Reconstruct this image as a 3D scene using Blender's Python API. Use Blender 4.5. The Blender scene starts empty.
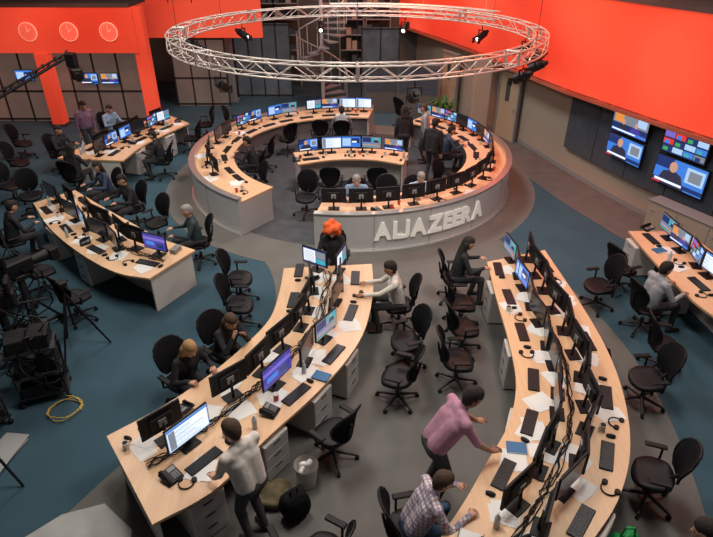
import bpy, math, random
import numpy as np
from mathutils import Vector, Matrix
random.seed(7)
R=random.random
def U(a,b): return a+(b-a)*R()
rad=math.radians
scene=bpy.context.scene
scene.view_settings.view_transform='Standard'

# ---------------------------------------------------------------- materials
def mat(name,col,rough=.6,metal=0,emit=None,es=1,noise=0,nscale=20,bump=0,spec=None):
    m=bpy.data.materials.new(name); m.use_nodes=True
    nt=m.node_tree; b=nt.nodes['Principled BSDF']
    b.inputs['Base Color'].default_value=(*col,1)
    b.inputs['Roughness'].default_value=rough; b.inputs['Metallic'].default_value=metal
    if spec is not None: b.inputs['Specular IOR Level'].default_value=spec
    if emit:
        b.inputs['Emission Color'].default_value=(*emit,1); b.inputs['Emission Strength'].default_value=es
    if noise or bump:
        tc=nt.nodes.new('ShaderNodeTexCoord'); n=nt.nodes.new('ShaderNodeTexNoise')
        n.inputs['Scale'].default_value=nscale; n.inputs['Detail'].default_value=4
        nt.links.new(tc.outputs['Object'],n.inputs['Vector'])
        if noise:
            r=nt.nodes.new('ShaderNodeValToRGB')
            r.color_ramp.elements[0].position=.3; r.color_ramp.elements[1].position=.7
            r.color_ramp.elements[0].color=(*[c*(1-noise) for c in col],1)
            r.color_ramp.elements[1].color=(*[min(1,c*(1+noise)) for c in col],1)
            nt.links.new(n.outputs['Fac'],r.inputs['Fac']); nt.links.new(r.outputs['Color'],b.inputs['Base Color'])
        if bump:
            bp=nt.nodes.new('ShaderNodeBump'); bp.inputs['Strength'].default_value=bump; bp.inputs['Distance'].default_value=.01
            nt.links.new(n.outputs['Fac'],bp.inputs['Height']); nt.links.new(bp.outputs['Normal'],b.inputs['Normal'])
    return m
def wood_mat():
    m=bpy.data.materials.new('beech_wood'); m.use_nodes=True; nt=m.node_tree; b=nt.nodes['Principled BSDF']
    tc=nt.nodes.new('ShaderNodeTexCoord'); mp=nt.nodes.new('ShaderNodeMapping'); mp.inputs['Scale'].default_value=(14,1.5,1)
    n=nt.nodes.new('ShaderNodeTexNoise'); n.inputs['Scale'].default_value=2; n.inputs['Detail'].default_value=6
    r=nt.nodes.new('ShaderNodeValToRGB'); r.color_ramp.elements[0].position=.3; r.color_ramp.elements[1].position=.75
    r.color_ramp.elements[0].color=(.66,.42,.25,1); r.color_ramp.elements[1].color=(.74,.49,.30,1)
    nt.links.new(tc.outputs['Object'],mp.inputs[0]); nt.links.new(mp.outputs[0],n.inputs['Vector'])
    nt.links.new(n.outputs['Fac'],r.inputs['Fac']); nt.links.new(r.outputs['Color'],b.inputs['Base Color'])
    b.inputs['Roughness'].default_value=.38
    return m
WOOD=wood_mat()
WOODE=mat('desk_edge_wood',(.60,.38,.21),.45)
BLACK=mat('black_plastic',(.009,.009,.011),.5,spec=.25)
BLACKM=mat('black_mesh_fabric',(.009,.009,.011),.9,noise=.3,nscale=150,spec=.08)
DGREY=mat('dark_grey_metal',(.045,.045,.05),.4,.6)
GREYP=mat('grey_plastic',(.22,.22,.23),.5)
WHITEP=mat('white_laminate',(.58,.56,.53),.45)
PANEL=mat('grey_metal_panel',(.50,.50,.50),.38,.25)
STEEL=mat('brushed_steel',(.75,.74,.72),.3,.85)
ALU=mat('aluminium_truss',(.66,.60,.56),.4,.6)
PAPER=mat('paper',(.72,.72,.71),.8)
BLUEB=mat('blue_book',(.02,.13,.3),.5)
MUG=mat('mug_ceramic',(.7,.68,.62),.3)
REDC=mat('red_paper_cup',(.5,.05,.03),.5)
GREEN=mat('green_plastic',(.02,.35,.10),.4)
YEL=mat('yellow_cable',(.6,.4,.08),.5)
CARPET=mat('blue_carpet',(.043,.088,.118),.92,noise=.10,nscale=1.2,bump=.1,spec=.12)
GRAYC=mat('grey_carpet',(.130,.128,.122),.8,noise=.10,nscale=1.5,bump=.1,spec=.25)
PALE=mat('pale_vinyl',(.36,.37,.36),.5,noise=.1,nscale=4)
def painted_glow_wall(name,lo,hi,es,sc):  # emission noise paints the uneven orange LED wash into the surface colour
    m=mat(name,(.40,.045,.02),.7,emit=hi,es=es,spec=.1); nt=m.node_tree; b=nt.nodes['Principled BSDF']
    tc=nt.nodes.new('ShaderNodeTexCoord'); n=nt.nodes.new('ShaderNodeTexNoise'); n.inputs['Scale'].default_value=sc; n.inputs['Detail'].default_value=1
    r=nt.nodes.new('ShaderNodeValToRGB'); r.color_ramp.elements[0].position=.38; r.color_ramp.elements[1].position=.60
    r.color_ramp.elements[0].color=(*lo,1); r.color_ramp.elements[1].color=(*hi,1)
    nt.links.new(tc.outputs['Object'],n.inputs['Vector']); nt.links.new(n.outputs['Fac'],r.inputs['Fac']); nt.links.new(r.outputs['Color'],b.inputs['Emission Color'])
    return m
ORANGE=painted_glow_wall('orange_wall_painted_glow',(.58,.032,.018),(.96,.095,.045),.80,.30)
ORANGE2=painted_glow_wall('orange_wall_left_painted_glow',(.50,.035,.018),(.90,.09,.045),.60,.30)
WALLG=mat('grey_wall_paint',(.10,.09,.085),.75,noise=.08,nscale=2)
WALLD=mat('dark_wall_paint',(.04,.035,.035),.8,noise=.2,nscale=2)
BEIGE=mat('beige_paint',(.33,.28,.23),.6)
NAVY=mat('acoustic_panel',(.050,.062,.082),.85,noise=.15,nscale=8)
GLASS=mat('tinted_glass',(.05,.055,.06),.1,0)
CHROME=mat('chrome',(.6,.6,.6),.2,1)
CLOCKF=mat('clock_face',(.6,.1,.06),.5,emit=(.70,.11,.07),es=.6)  # face and rim glow painted in by emission to keep the clocks visible
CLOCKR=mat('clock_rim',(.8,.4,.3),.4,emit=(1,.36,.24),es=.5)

PALN=['dark','white','paleblue','blue','navy','purple','violet','skin','suit','red','orange','teal','grey','yellow','green']
PALC={'dark':(.006,.007,.01),'white':(.85,.92,1),'paleblue':(.45,.65,.95),'blue':(.05,.22,.75),'navy':(.012,.035,.16),'purple':(.06,.05,.34),'violet':(.20,.15,.62),'skin':(.65,.33,.22),
      'suit':(.03,.03,.06),'red':(.8,.04,.03),'orange':(.85,.30,.06),'teal':(.05,.40,.50),'grey':(.22,.25,.30),'yellow':(.8,.65,.1),'green':(.05,.4,.12)}
PALM=[]
for k in PALN: PALM.append(mat('display_'+k,(.01,.01,.012),.18,emit=PALC[k],es=(1.0 if k!='white' else 1.15)))
PI={k:i+2 for i,k in enumerate(PALN)}
def draw(b,w,h,zc,y,kind):
    L=[0]
    def q(x0,z0,x1,z1,c):
        yy=y-.0004*L[0]; L[0]+=1
        b.add([(-w/2+x0*w,yy,zc-h/2+z0*h),(-w/2+x1*w,yy,zc-h/2+z0*h),(-w/2+x1*w,yy,zc-h/2+z1*h),(-w/2+x0*w,yy,zc-h/2+z1*h)],[(0,1,2,3)],PI[c])
    def figure(cx,s,z0=.0,suit='suit'):
        yy=y-.0004*L[0]; L[0]+=1; X=lambda u:-w/2+u*w; Z=lambda v:zc-h/2+v*h; ar=h/w
        b.add([(X(cx-s*.66*ar),yy,Z(z0)),(X(cx+s*.66*ar),yy,Z(z0)),(X(cx+s*.42*ar),yy,Z(z0+s*.52)),(X(cx+s*.15*ar),yy,Z(z0+s*.62)),(X(cx-s*.15*ar),yy,Z(z0+s*.62)),(X(cx-s*.42*ar),yy,Z(z0+s*.52))],[(0,1,2,3,4,5)],PI[suit])
        yy-=.0004; L[0]+=1
        b.add([(X(cx+s*.18*ar*math.cos(t)),yy,Z(z0+s*.78+s*.22*math.sin(t))) for t in [2*math.pi*i/12 for i in range(12)]],[tuple(range(12))],PI['skin'])
    if kind=='off': q(0,0,1,1,'dark')
    elif kind=='white':
        q(0,0,1,1,'paleblue'); q(.02,.06,.98,.9,'white')
        for i in range(11): q(.05,.1+i*.07,U(.5,.95),.125+i*.07,'paleblue' if i%3 else 'grey')
        q(.0,.9,1,1,'blue'); q(.03,.06,.18,.88,'grey')
    elif kind=='doc':
        q(0,0,1,1,'navy'); q(.04,.1,.55,.92,'white'); q(.58,.45,.96,.92,'grey'); q(.58,.1,.96,.42,'teal')
        for i in range(8): q(.08,.15+i*.09,.5,.175+i*.09,'grey')
    elif kind=='blue':
        q(0,0,1,1,'blue'); q(.05,.15,.48,.85,'paleblue'); q(.52,.4,.95,.85,'navy'); q(.55,.45,.8,.6,'white'); q(0,0,1,.06,'navy')
    elif kind=='purple':
        q(0,0,1,1,'purple'); q(.0,.6,1,.8,'violet'); q(.12,.25,.5,.5,'blue'); q(0,0,1,.06,'navy'); q(.6,.15,.9,.45,'navy')
    elif kind=='video':
        q(0,0,1,1,'blue'); q(0,.6,.35,1,'navy'); q(.62,.35,.97,.9,'paleblue'); q(.68,.42,.92,.8,'grey'); figure(.36,.92); q(0,.05,1,.2,'navy'); q(.04,.08,.6,.17,'white'); q(0,.0,.16,.05,'red')
    elif kind=='news':
        q(0,0,1,1,'navy'); q(0,.45,1,1,'grey'); q(.05,.5,.3,.95,'orange'); q(.7,.55,.95,.95,'paleblue'); figure(.32,.62,.08); figure(.68,.62,.08,'purple'); q(0,.04,1,.17,'blue'); q(.03,.07,.7,.14,'white')
    elif kind=='multi':
        q(0,0,1,1,'dark'); cs=['navy','blue','orange','green','red','paleblue','grey','teal','violet']
        for i in range(4):
            for j in range(3):
                x0=.02+i*.245;z0=.03+j*.325; q(x0,z0,x0+.23,z0+.30,cs[(i*5+j*4)%9]); q(x0+.03,z0+.05,x0+.14,z0+.22,cs[(i*2+j*7+3)%9]); q(x0,z0,x0+.23,z0+.05,'navy')
    elif kind=='edit':
        q(0,0,1,1,'grey'); q(.02,.5,.48,.95,'navy'); q(.52,.5,.98,.95,'teal'); figure(.75,.4,.5)
        for i in range(5): q(.02,.05+i*.085,U(.5,.97),.11+i*.085,['green','blue','orange','teal','violet'][i])
MATS=[BLACK,GREYP]+PALM

# ---------------------------------------------------------------- mesh builder
class MB:
    def __init__(s): s.v=[];s.f=[];s.m=[];s.sm=[]
    def add(s,vs,fs,mi=0,smooth=False):
        o=len(s.v); s.v+= [tuple(v) for v in vs]; s.f+=[tuple(i+o for i in f) for f in fs]; s.m+=[mi]*len(fs); s.sm+=[smooth]*len(fs)
    def box(s,c,d,mi=0,rz=0,rx=0,bev=0):
        x,y,z=[k/2 for k in d]; M=Matrix.Rotation(rz,3,'Z')@Matrix.Rotation(rx,3,'X'); c=Vector(c)
        if bev<=0:
            vs=[c+M@Vector((a*x,b*y,e*z)) for e in(-1,1) for a,b in((-1,-1),(1,-1),(1,1),(-1,1))]
            s.add(vs,[(0,3,2,1),(4,5,6,7),(0,1,5,4),(1,2,6,5),(2,3,7,6),(3,0,4,7)],mi)
        else:
            vs=[];k=bev
            for (dz,ins) in((-z,k),(-z+k,0),(z-k,0),(z,k)):
                X=x-ins;Y=y-ins
                for a,b in((-X+k,-Y),(X-k,-Y),(X,-Y+k),(X,Y-k),(X-k,Y),(-X+k,Y),(-X,Y-k),(-X,-Y+k)):
                    vs.append(c+M@Vector((a,b,dz)))
            fs=[tuple(range(7,-1,-1)),tuple(range(24,32))]
            for l in range(3):
                for i in range(8): j=(i+1)%8; fs.append((l*8+i,l*8+j,l*8+8+j,l*8+8+i))
            s.add(vs,fs,mi)
    def cyl(s,p,q,r1,r2=None,n=10,mi=0,caps=True,smooth=True):
        p=Vector(p);q=Vector(q); r2=r1 if r2 is None else r2
        d=(q-p); 
        if d.length<1e-6: return
        d.normalize(); a=d.orthogonal().normalized(); b=d.cross(a)
        vs=[p+(a*math.cos(t)+b*math.sin(t))*r1 for t in [2*math.pi*i/n for i in range(n)]]
        vs+=[q+(a*math.cos(t)+b*math.sin(t))*r2 for t in [2*math.pi*i/n for i in range(n)]]
        s.add(vs,[(i,(i+1)%n,n+(i+1)%n,n+i) for i in range(n)],mi,smooth)
        if caps: s.add(vs,[tuple(range(n-1,-1,-1)),tuple(range(n,2*n))],mi)
    def sph(s,c,r,mi=0,n=10,k=7):
        c=Vector(c); r=r if hasattr(r,'__len__') else(r,r,r); vs=[c+Vector((0,0,-r[2]))]
        for j in range(1,k):
            t=math.pi*j/k-math.pi/2
            for i in range(n):
                a=2*math.pi*i/n; vs.append(c+Vector((r[0]*math.cos(t)*math.cos(a),r[1]*math.cos(t)*math.sin(a),r[2]*math.sin(t))))
        vs.append(c+Vector((0,0,r[2]))); fs=[]
        for i in range(n):
            fs.append((0,1+(i+1)%n,1+i)); 
            for j in range(k-2): o=1+j*n; fs.append((o+i,o+(i+1)%n,o+n+(i+1)%n,o+n+i))
            o=1+(k-2)*n; fs.append((o+i,o+(i+1)%n,len(vs)-1))
        s.add(vs,fs,mi,True)
    def cap(s,p,q,r1,r2,mi=0,n=12):
        s.cyl(p,q,r1,r2,n,mi); s.sph(p,r1,mi,n,8); s.sph(q,r2,mi,n,8)
    def tube(s,pts,r,mi=0,n=6):
        for a,b in zip(pts[:-1],pts[1:]): s.cyl(a,b,r,r,n,mi,caps=False)
    def patch(s,fn,nu,nv,th,mi=0,smooth=True):
        top=[];bot=[]
        for j in range(nv+1):
            for i in range(nu+1):
                p,n=fn(-1+2*i/nu,-1+2*j/nv); top.append(Vector(p)+Vector(n)*th/2); bot.append(Vector(p)-Vector(n)*th/2)
        W=nu+1; K=len(top); fs=[]
        for j in range(nv):
            for i in range(nu):
                a=j*W+i; fs.append((a,a+1,a+W+1,a+W)); fs.append((K+a,K+a+W,K+a+W+1,K+a+1))
        ring=[i for i in range(W)]+[j*W+nu for j in range(1,nv+1)]+[nv*W+i for i in range(nu-1,-1,-1)]+[j*W for j in range(nv-1,0,-1)]
        for a,b in zip(ring,ring[1:]+ring[:1]): fs.append((a,K+a,K+b,b))
        s.add(top+bot,fs,mi,smooth)
    def strip(s,A,B,z0,z1,mt=0,ms=1):
        n=len(A); vs=[(a[0],a[1],z1) for a in A]+[(b[0],b[1],z1) for b in B]+[(a[0],a[1],z0) for a in A]+[(b[0],b[1],z0) for b in B]
        top=[];oth=[]
        for i in range(n-1):
            top.append((i,n+i,n+i+1,i+1)); oth.append((2*n+i,2*n+i+1,3*n+i+1,3*n+i))
            oth.append((i,i+1,2*n+i+1,2*n+i)); oth.append((n+i,3*n+i,3*n+i+1,n+i+1))
        oth.append((0,2*n,3*n,n)); oth.append((n-1,2*n-1,4*n-1,3*n-1))
        o=len(s.v); s.v+=vs
        for f in top: s.f.append(tuple(i+o for i in f)); s.m.append(mt); s.sm.append(False)
        for f in oth: s.f.append(tuple(i+o for i in f)); s.m.append(ms); s.sm.append(False)
    def mesh(s,name,mats):
        me=bpy.data.meshes.new(name); me.from_pydata(s.v,[],s.f); 
        for m in mats: me.materials.append(m)
        me.polygons.foreach_set('material_index',s.m); me.polygons.foreach_set('use_smooth',s.sm); me.update()
        return me
    def obj(s,name,mats,loc=(0,0,0),rz=0):
        return put(name,s.mesh(name,mats),loc,rz)
def put(name,me,loc=(0,0,0),rz=0,sc=1):
    o=bpy.data.objects.new(name,me); scene.collection.objects.link(o); o.location=loc; o.rotation_euler=(0,0,rz)
    if sc!=1: o.scale=(sc,)*3
    return o
def catmull(P,n):
    P=[Vector(p) for p in P]; Q=[P[0]*2-P[1]]+P+[P[-1]*2-P[-2]]; out=[]
    for i in range(1,len(Q)-2):
        for k in range(12):
            t=k/12; a,b,c,d=Q[i-1],Q[i],Q[i+1],Q[i+2]
            out.append(.5*((2*b)+(c-a)*t+(2*a-5*b+4*c-d)*t*t+(3*b-a-3*c+d)*t**3))
    out.append(P[-1])
    L=[0]
    for a,b in zip(out,out[1:]): L.append(L[-1]+(b-a).length)
    res=[];j=0
    for k in range(n+1):
        t=L[-1]*k/n
        while j<len(L)-2 and L[j+1]<t: j+=1
        f=(t-L[j])/max(1e-9,L[j+1]-L[j]); res.append(out[j].lerp(out[j+1],min(1,f)))
    return res

# ---------------------------------------------------------------- shared props
def chair_mesh():
    b=MB()
    for i in range(5):
        a=rad(72*i+18); c,s=math.cos(a),math.sin(a)
        b.cyl((.03*c,.03*s,.13),(.31*c,.31*s,.075),.025,.017,8,1)
        b.cyl((.31*c-.02*s,.31*s+.02*c,.03),(.31*c+.02*s,.31*s-.02*c,.03),.03,.03,10,0)
        b.cyl((.31*c,.31*s,.03),(.31*c,.31*s,.08),.01,.01,6,0)
    b.cyl((0,0,.09),(0,0,.26),.035,.03,10,1); b.cyl((0,0,.26),(0,0,.40),.02,.02,10,2)
    b.box((0,-.02,.405),(.2,.3,.05),0,bev=.01)
    def seat(a,c):
        x=.25*a*math.sqrt(1-.42*c*c); y=.23*c*math.sqrt(1-.42*a*a)
        return (x,y+.01,.455+.018*a*a-.03*max(0,c)**2+.01*max(0,-c)),(0,0,1)
    b.patch(seat,8,8,.055,0)
    def back(a,c):
        w=.235+.035*c; x=w*a*math.sqrt(1-.40*c*c); z=.77+.27*c*math.sqrt(1-.40*a*a)
        y=-.235-.09*(c+1)/2*1.0+.06*a*a+.03*math.cos(c*2.2)
        return (x,y,z),(0,1,0)
    b.patch(back,8,8,.025,3)
    rim=[]
    for k in range(33):
        t=2*math.pi*k/32; a=max(-1,min(1,1.2*math.cos(t)));c=max(-1,min(1,1.2*math.sin(t))); rim.append(back(a,c)[0])
    b.tube(rim,.017,0,6)
    b.cyl((0,-.12,.41),(0,-.27,.60),.025,.02,8,0); b.cyl((0,-.27,.6),(0,-.31,.82),.02,.015,8,0)
    for sx in(-1,1):
        b.tube([(sx*.12,-.05,.41),(sx*.28,-.08,.46),(sx*.29,-.08,.64)],.016,0,6)
        b.box((sx*.29,.0,.655),(.08,.25,.03),0,bev=.01)
    return b.mesh('office_chair',[BLACK,DGREY,CHROME,BLACKM])
CHAIR=chair_mesh()
def monitor_mesh(kind,w=.53,h=.33):
    b=MB(); z0=.13
    b.box((0,0,z0+h/2),(w,.03,h),0,bev=.006)
    b.box((0,.025,z0+h/2),(w*.55,.04,h*.55),0,bev=.012)
    draw(b,w-.03,h-.035,z0+h/2+.002,-.0165,kind)
    b.cyl((0,.06,.01),(0,.045,z0+h*.5),.022,.018,8,0)
    b.box((0,.04,.008),(.24,.18,.016),0,bev=.005)
    b.box((0,.047,z0+h*.5),(.1,.02,.1),1)
    return b.mesh('computer_monitor_'+kind,MATS)
MON={k:monitor_mesh(k) for k in('off','white','doc','blue','purple','video','news','edit','multi')}
MONL={k:monitor_mesh(k,.60,.36) for k in('white','off','purple')}
def kb_mesh():
    b=MB(); b.box((0,0,.009),(.44,.15,.018),0,bev=.004)
    for r in range(5):
        for c in range(15): b.box((-.203+c*.029,-.056+r*.028,.021),(.023,.022,.007),1)
    return b.mesh('keyboard',[BLACK,DGREY])
KB=kb_mesh()
def mouse_mesh():
    b=MB()
    def f(a,c):
        x=.031*a*math.sqrt(1-.45*c*c);y=.055*c*math.sqrt(1-.45*a*a); return (x,y,.012+.02*(1-a*a)*(1-.6*c*c)),(0,0,1)
    b.patch(f,6,8,.02,0); b.cyl((0,.03,.03),(0,.045,.028),.006,.006,6,1)
    return b.mesh('computer_mouse',[BLACK,GREYP])
MOUSE=mouse_mesh()
def phone_mesh():
    b=MB(); b.box((0,0,.035),(.2,.2,.03),0,rx=rad(14),bev=.006); b.box((0,-.09,.008),(.19,.03,.016),0)
    b.cap((-.065,-.07,.055),(-.065,.08,.09),.017,.017,0,8); b.box((-.065,-.07,.05),(.045,.05,.03),0,bev=.008); b.box((-.065,.08,.08),(.045,.05,.03),0,bev=.008)
    b.box((.04,.05,.067),(.09,.05,.005),1,rx=rad(14))
    for r in range(4):
        for c in range(3): b.box((.012+c*.028,-.065+r*.022,.038+r*.0055),(.02,.014,.006),1,rx=rad(14))
    return b.mesh('desk_phone',[BLACK,GREYP])
PHONE=phone_mesh()
def mug_mesh():
    b=MB(); b.cyl((0,0,0),(0,0,.09),.036,.04,16,0); b.cyl((0,0,.0905),(0,0,.091),.034,.034,16,1)
    b.tube([(.038,0,.075),(.06,0,.07),(.064,0,.045),(.055,0,.02),(.036,0,.018)],.006,0,6)
    return b.mesh('coffee_mug',[MUG,BLACK])
MUGM=mug_mesh()
b=MB(); b.cyl((0,0,0),(0,0,.11),.028,.038,14,0); b.cyl((0,0,.11),(0,0,.118),.041,.039,14,1); CUP=b.mesh('paper_cup',[REDC,WHITEP])
def bottle_mesh():
    b=MB(); b.cyl((0,0,0),(0,0,.15),.032,.032,12,0); b.cyl((0,0,.15),(0,0,.19),.032,.013,12,0); b.cyl((0,0,.19),(0,0,.215),.015,.015,10,1)
    return b.mesh('water_bottle',[mat('clear_plastic',(.45,.5,.52),.15),WHITEP])
BOT=bottle_mesh()
def headset_mesh():
    b=MB(); b.tube([(.085*math.cos(t),.085*math.sin(t),.012) for t in [rad(-20+i*20) for i in range(12)]],.008,0,6)
    b.cyl((.085,-.035,.0),(.085,-.035,.03),.032,.032,12,0); b.cyl((-.075,-.04,.0),(-.075,-.04,.03),.032,.032,12,0)
    return b.mesh('headset',[BLACK])
HS=headset_mesh()
def papers_mesh(seed):
    rr=random.Random(seed); b=MB()
    for i in range(3): b.box((rr.uniform(-.07,.07),rr.uniform(-.05,.05),.001+i*.0025),(.21,.297,.0015),0,rz=rr.uniform(-.5,.5))
    return b.mesh('paper_sheets',[PAPER])
PAP=[papers_mesh(i) for i in range(5)]
bb=MB(); bb.box((0,0,.012),(.17,.23,.024),0,bev=.003); bb.box((0.004,0,.012),(.168,.222,.018),1); NB=bb.mesh('notebook',[BLUEB,PAPER])
bb=MB(); bb.box((0,0,.01),(.24,.32,.02),0)
for sx in(-.12,.12): bb.box((sx,0,.035),(.008,.32,.05),0)
bb.box((0,.16,.035),(.24,.008,.05),0); bb.box((.01,-.01,.035),(.21,.29,.03),1); TRAY=bb.mesh('paper_tray',[DGREY,PAPER])
bb=MB(); bb.box((0,0,.045),(.23,.12,.09),0,bev=.005); bb.add([(-.05,0,.09),(.05,.02,.09),(.03,.01,.15),(-.04,-.02,.14)],[(0,1,2,3)],1); TISS=bb.mesh('tissue_box',[GREYP,PAPER])
OCC=[]
def place(name,me,x,y,z,rz,r,force=False):
    c,s=math.cos(rz),math.sin(rz)
    if name=='keyboard': circ=[(x+c*d,y+s*d,.085) for d in(-.15,0,.15)]
    elif name=='computer_monitor': circ=[(x+c*d,y+s*d,.08) for d in(-.15,0,.15)]
    else: circ=[(x,y,r)]
    if not force:
        for (a,b_,e) in OCC:
            for (p,q,w) in circ:
                if (a-p)**2+(b_-q)**2<(e+w)**2: return None
    OCC.extend(circ); return put(name,me,(x,y,z),rz)

# ---------------------------------------------------------------- benches
class Bench:
    def __init__(s,L,Rr,z=.75,name='newsroom_desk',peds=(),n=48):
        s.A=catmull(L,n); s.B=catmull(Rr,n); s.n=n; s.z=z
        b=MB(); b.strip(s.A,s.B,z-.04,z,0,1)
        a=[s.P(i/n,.47) for i in range(1,n)]; c=[s.P(i/n,.53) for i in range(1,n)]
        b.strip(a,c,.0,z-.04,2,2)
        for e in(0.012,.988):
            p,q=s.P(e,.06),s.P(e,.94); m=(p+q)/2; d=q-p
            b.box((m.x,m.y,(z-.04)/2),(d.length,.03,z-.04),2,rz=math.atan2(d.y,d.x))
        for (ss,t) in peds:
            p=s.P(ss,t); nn=s.N(ss); ang=math.atan2(nn.y,nn.x); sg=1 if t>.5 else -1
            b.box((p.x,p.y,.345),(.50,.42,.63),2,rz=ang,bev=.006)
            f=p+nn*.2505*sg
            for k in range(3): 
                b.box((f.x,f.y,.15+k*.2),(.008,.39,.185),3,rz=ang); 
                g=f+nn*.008*sg; b.box((g.x,g.y,.2+k*.2),(.012,.12,.012),4,rz=ang)
        b.obj(name,[WOOD,WOODE,WHITEP,PANEL,DGREY])
    def P(s,ss,t):
        x=max(0,min(s.n-1e-6,ss*s.n)); i=int(x); f=x-i
        a=s.A[i].lerp(s.A[i+1],f); b=s.B[i].lerp(s.B[i+1],f); return a.lerp(b,t)
    def N(s,ss):
        d=(s.P(min(1,ss+.03),.5)-s.P(max(0,ss-.03),.5)).normalized()
        n=Vector((-d.y,d.x)); 
        if n.dot(s.P(ss,1)-s.P(ss,0))<0: n=-n
        return n
    def item(s,name,me,ss,t,rz,r=.15,force=False): 
        p=s.P(ss,t); return place(name,me,p.x,p.y,s.z+.0005,rz,r,force)
    def station(s,ss,side,kinds,tm=None,clutter=1,sp=.275,yaw=0):
        n=s.N(ss)*side; a=math.atan2(n.y,n.x)+math.pi/2; T=Vector((math.cos(a),math.sin(a)))
        tm=tm if tm is not None else (.62 if side>0 else .38)
        p=s.P(ss,tm); k=len(kinds)
        for i,kd in enumerate(kinds):
            off=(i-(k-1)/2)*2*sp
            q=p+T*off+n*(.04 if k>1 else 0); tl=(i-(k-1)/2)*-.3
            place('computer_monitor',MONL[kd[1:]] if kd[0]=='L' else MON[kd],q.x,q.y,s.z+.0005,a+tl+rad(yaw)+U(-.06,.06),.13,True)
        def at(dn,dt): q=p+n*dn+T*dt; return (q.x,q.y,s.z+.0005)
        def pl(nm,me,dn,dt,rz,r): x,y,z=at(dn,dt); place(nm,me,x,y,z,rz,r)
        pl('keyboard',KB,.29,U(-.06,.06),a+U(-.1,.1),.16); pl('computer_mouse',MOUSE,.29,.32,a+U(-.3,.3),.05)
        if clutter:
            pl('desk_phone',PHONE,U(.15,.26),-.41,a+U(-.3,.3),.12)
            if R()<.6: pl('coffee_mug',MUGM,.18,U(.36,.46),U(0,6),.05)
            if R()<.5: pl('paper_cup',CUP,.14,U(-.3,-.2),0,.04)
            if R()<.45: pl('headset',HS,U(.3,.38),-.48,U(0,6),.10)
            if R()<.35: pl('water_bottle',BOT,.12,U(.32,.5),0,.04)
            if R()<.12: pl('notebook',NB,.36,.48,a+U(-.5,.5),.12)
def chair(x,y,face): return put('office_chair',CHAIR,(x,y,0),rad(face-90))

D=Bench([(-1.3,8.75),(-1.29,8.04),(-1.35,7.24),(-1.63,6.57),(-2.05,5.86),(-2.5,5.3),(-3.0,4.83)],
        [(.28,8.9),(.28,8.04),(.15,7.05),(-.09,6.34),(-.51,5.59),(-1.09,4.77),(-1.54,4.07),(-2.09,3.65)],
        peds=[(.1,.82),(.42,.84),(.56,.84),(.72,.84),(.9,.82),(.3,.16),(.6,.16),(.9,.18)],name='curved_newsroom_desk')
E=Bench([(2.38,8.97),(2.3,7.74),(2.24,6.57),(2.13,5.72),(1.86,5.01),(1.46,4.4),(1.16,3.94),(.84,3.51),(.6,3.2)],
        [(3.56,9.42),(3.63,7.88),(3.63,6.57),(3.49,5.53),(3.2,4.62),(2.79,3.94),(2.31,3.43),(1.9,3.0),(1.6,2.7)],
        peds=[(.12,.16),(.38,.16),(.62,.16),(.2,.84),(.5,.84),(.8,.84)],name='curved_newsroom_desk')
B=Bench([(-7.15,11.55),(-6.22,10.33),(-5.18,9.3),(-4.28,8.62),(-3.6,8.4)],
        [(-6.53,12.27),(-5.63,11.44),(-4.69,10.61),(-3.86,9.9),(-3.05,9.42)],
        peds=[(.3,.2),(.6,.2),(.92,.72),(.5,.8)],name='curved_newsroom_desk')
C=Bench([(-7.9,14.4),(-7.6,15.3),(-7.1,16.5),(-6.3,18.6)],[(-6.1,14.2),(-6.0,15.2),(-5.75,16.1),(-5.2,17.5)],peds=[(.3,.85),(.7,.85)],name='curved_newsroom_desk')
F=Bench([(5.46,10.2),(5.44,8.97),(5.5,7.74),(5.75,6.9)],[(6.6,10.2),(6.75,9.0),(6.85,7.9),(7.0,7.1)],peds=[(.1,.16),(.5,.16)],name='curved_newsroom_desk')

D.station(.86,1,['Lwhite'],.55,sp=.3); D.station(.61,1,['Lpurple'],.66)
D.station(.09,1,['off','doc'],.62,yaw=-10); D.station(.27,1,['off','off'],.62); D.station(.45,1,['off','edit'],.66)
D.station(.03,-1,['doc'],.36,clutter=0,yaw=60); D.station(.22,-1,['off','off'],.36); D.station(.42,-1,['off','off'],.36); D.station(.64,-1,['off','off'],.40); D.station(.89,-1,['off'],.32)
D.item('computer_monitor',MONL['off'],.965,.62,rad(60),.13)
D.item('computer_monitor',MON['off'],.76,.5,rad(100),.13)
for ss,sd,kk in[(.07,1,['off','off']),(.22,1,['off','off']),(.38,1,['off','off']),(.53,1,['off','off']),(.67,1,['off','off']),(.82,1,['off','off'])]: E.station(ss,sd,kk)
for ss,kk in[(.06,['edit','off']),(.2,['blue','off']),(.35,['off','off']),(.5,['off','off']),(.64,['off','off']),(.79,['off','doc'])]: E.station(ss,-1,kk)
for ss,kk in[(.13,['off','off']),(.40,['off','edit']),(.66,['off','off']),]: B.station(ss,-1,kk,.42)
for ss,kk in[(.18,['off']),(.45,['off','off']),(.72,['off','off']),]: B.station(ss,1,kk,.6)
B.station(.9,-1,['purple'],.6,clutter=0)
for ss,kk in[(.15,['off','video']),(.45,['blue','off']),(.75,['multi','doc'])]: C.station(ss,1,kk,.55,clutter=0)
for ss,kk in[(.2,['off']),(.5,['off','video']),(.8,['off'])]: C.station(ss,-1,kk,.4,clutter=0)
for ss,kk in[(.1,['edit']),(.34,['news','multi']),(.62,['white','off']),(.85,['blue'])]: F.station(ss,-1,kk,.5)
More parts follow.
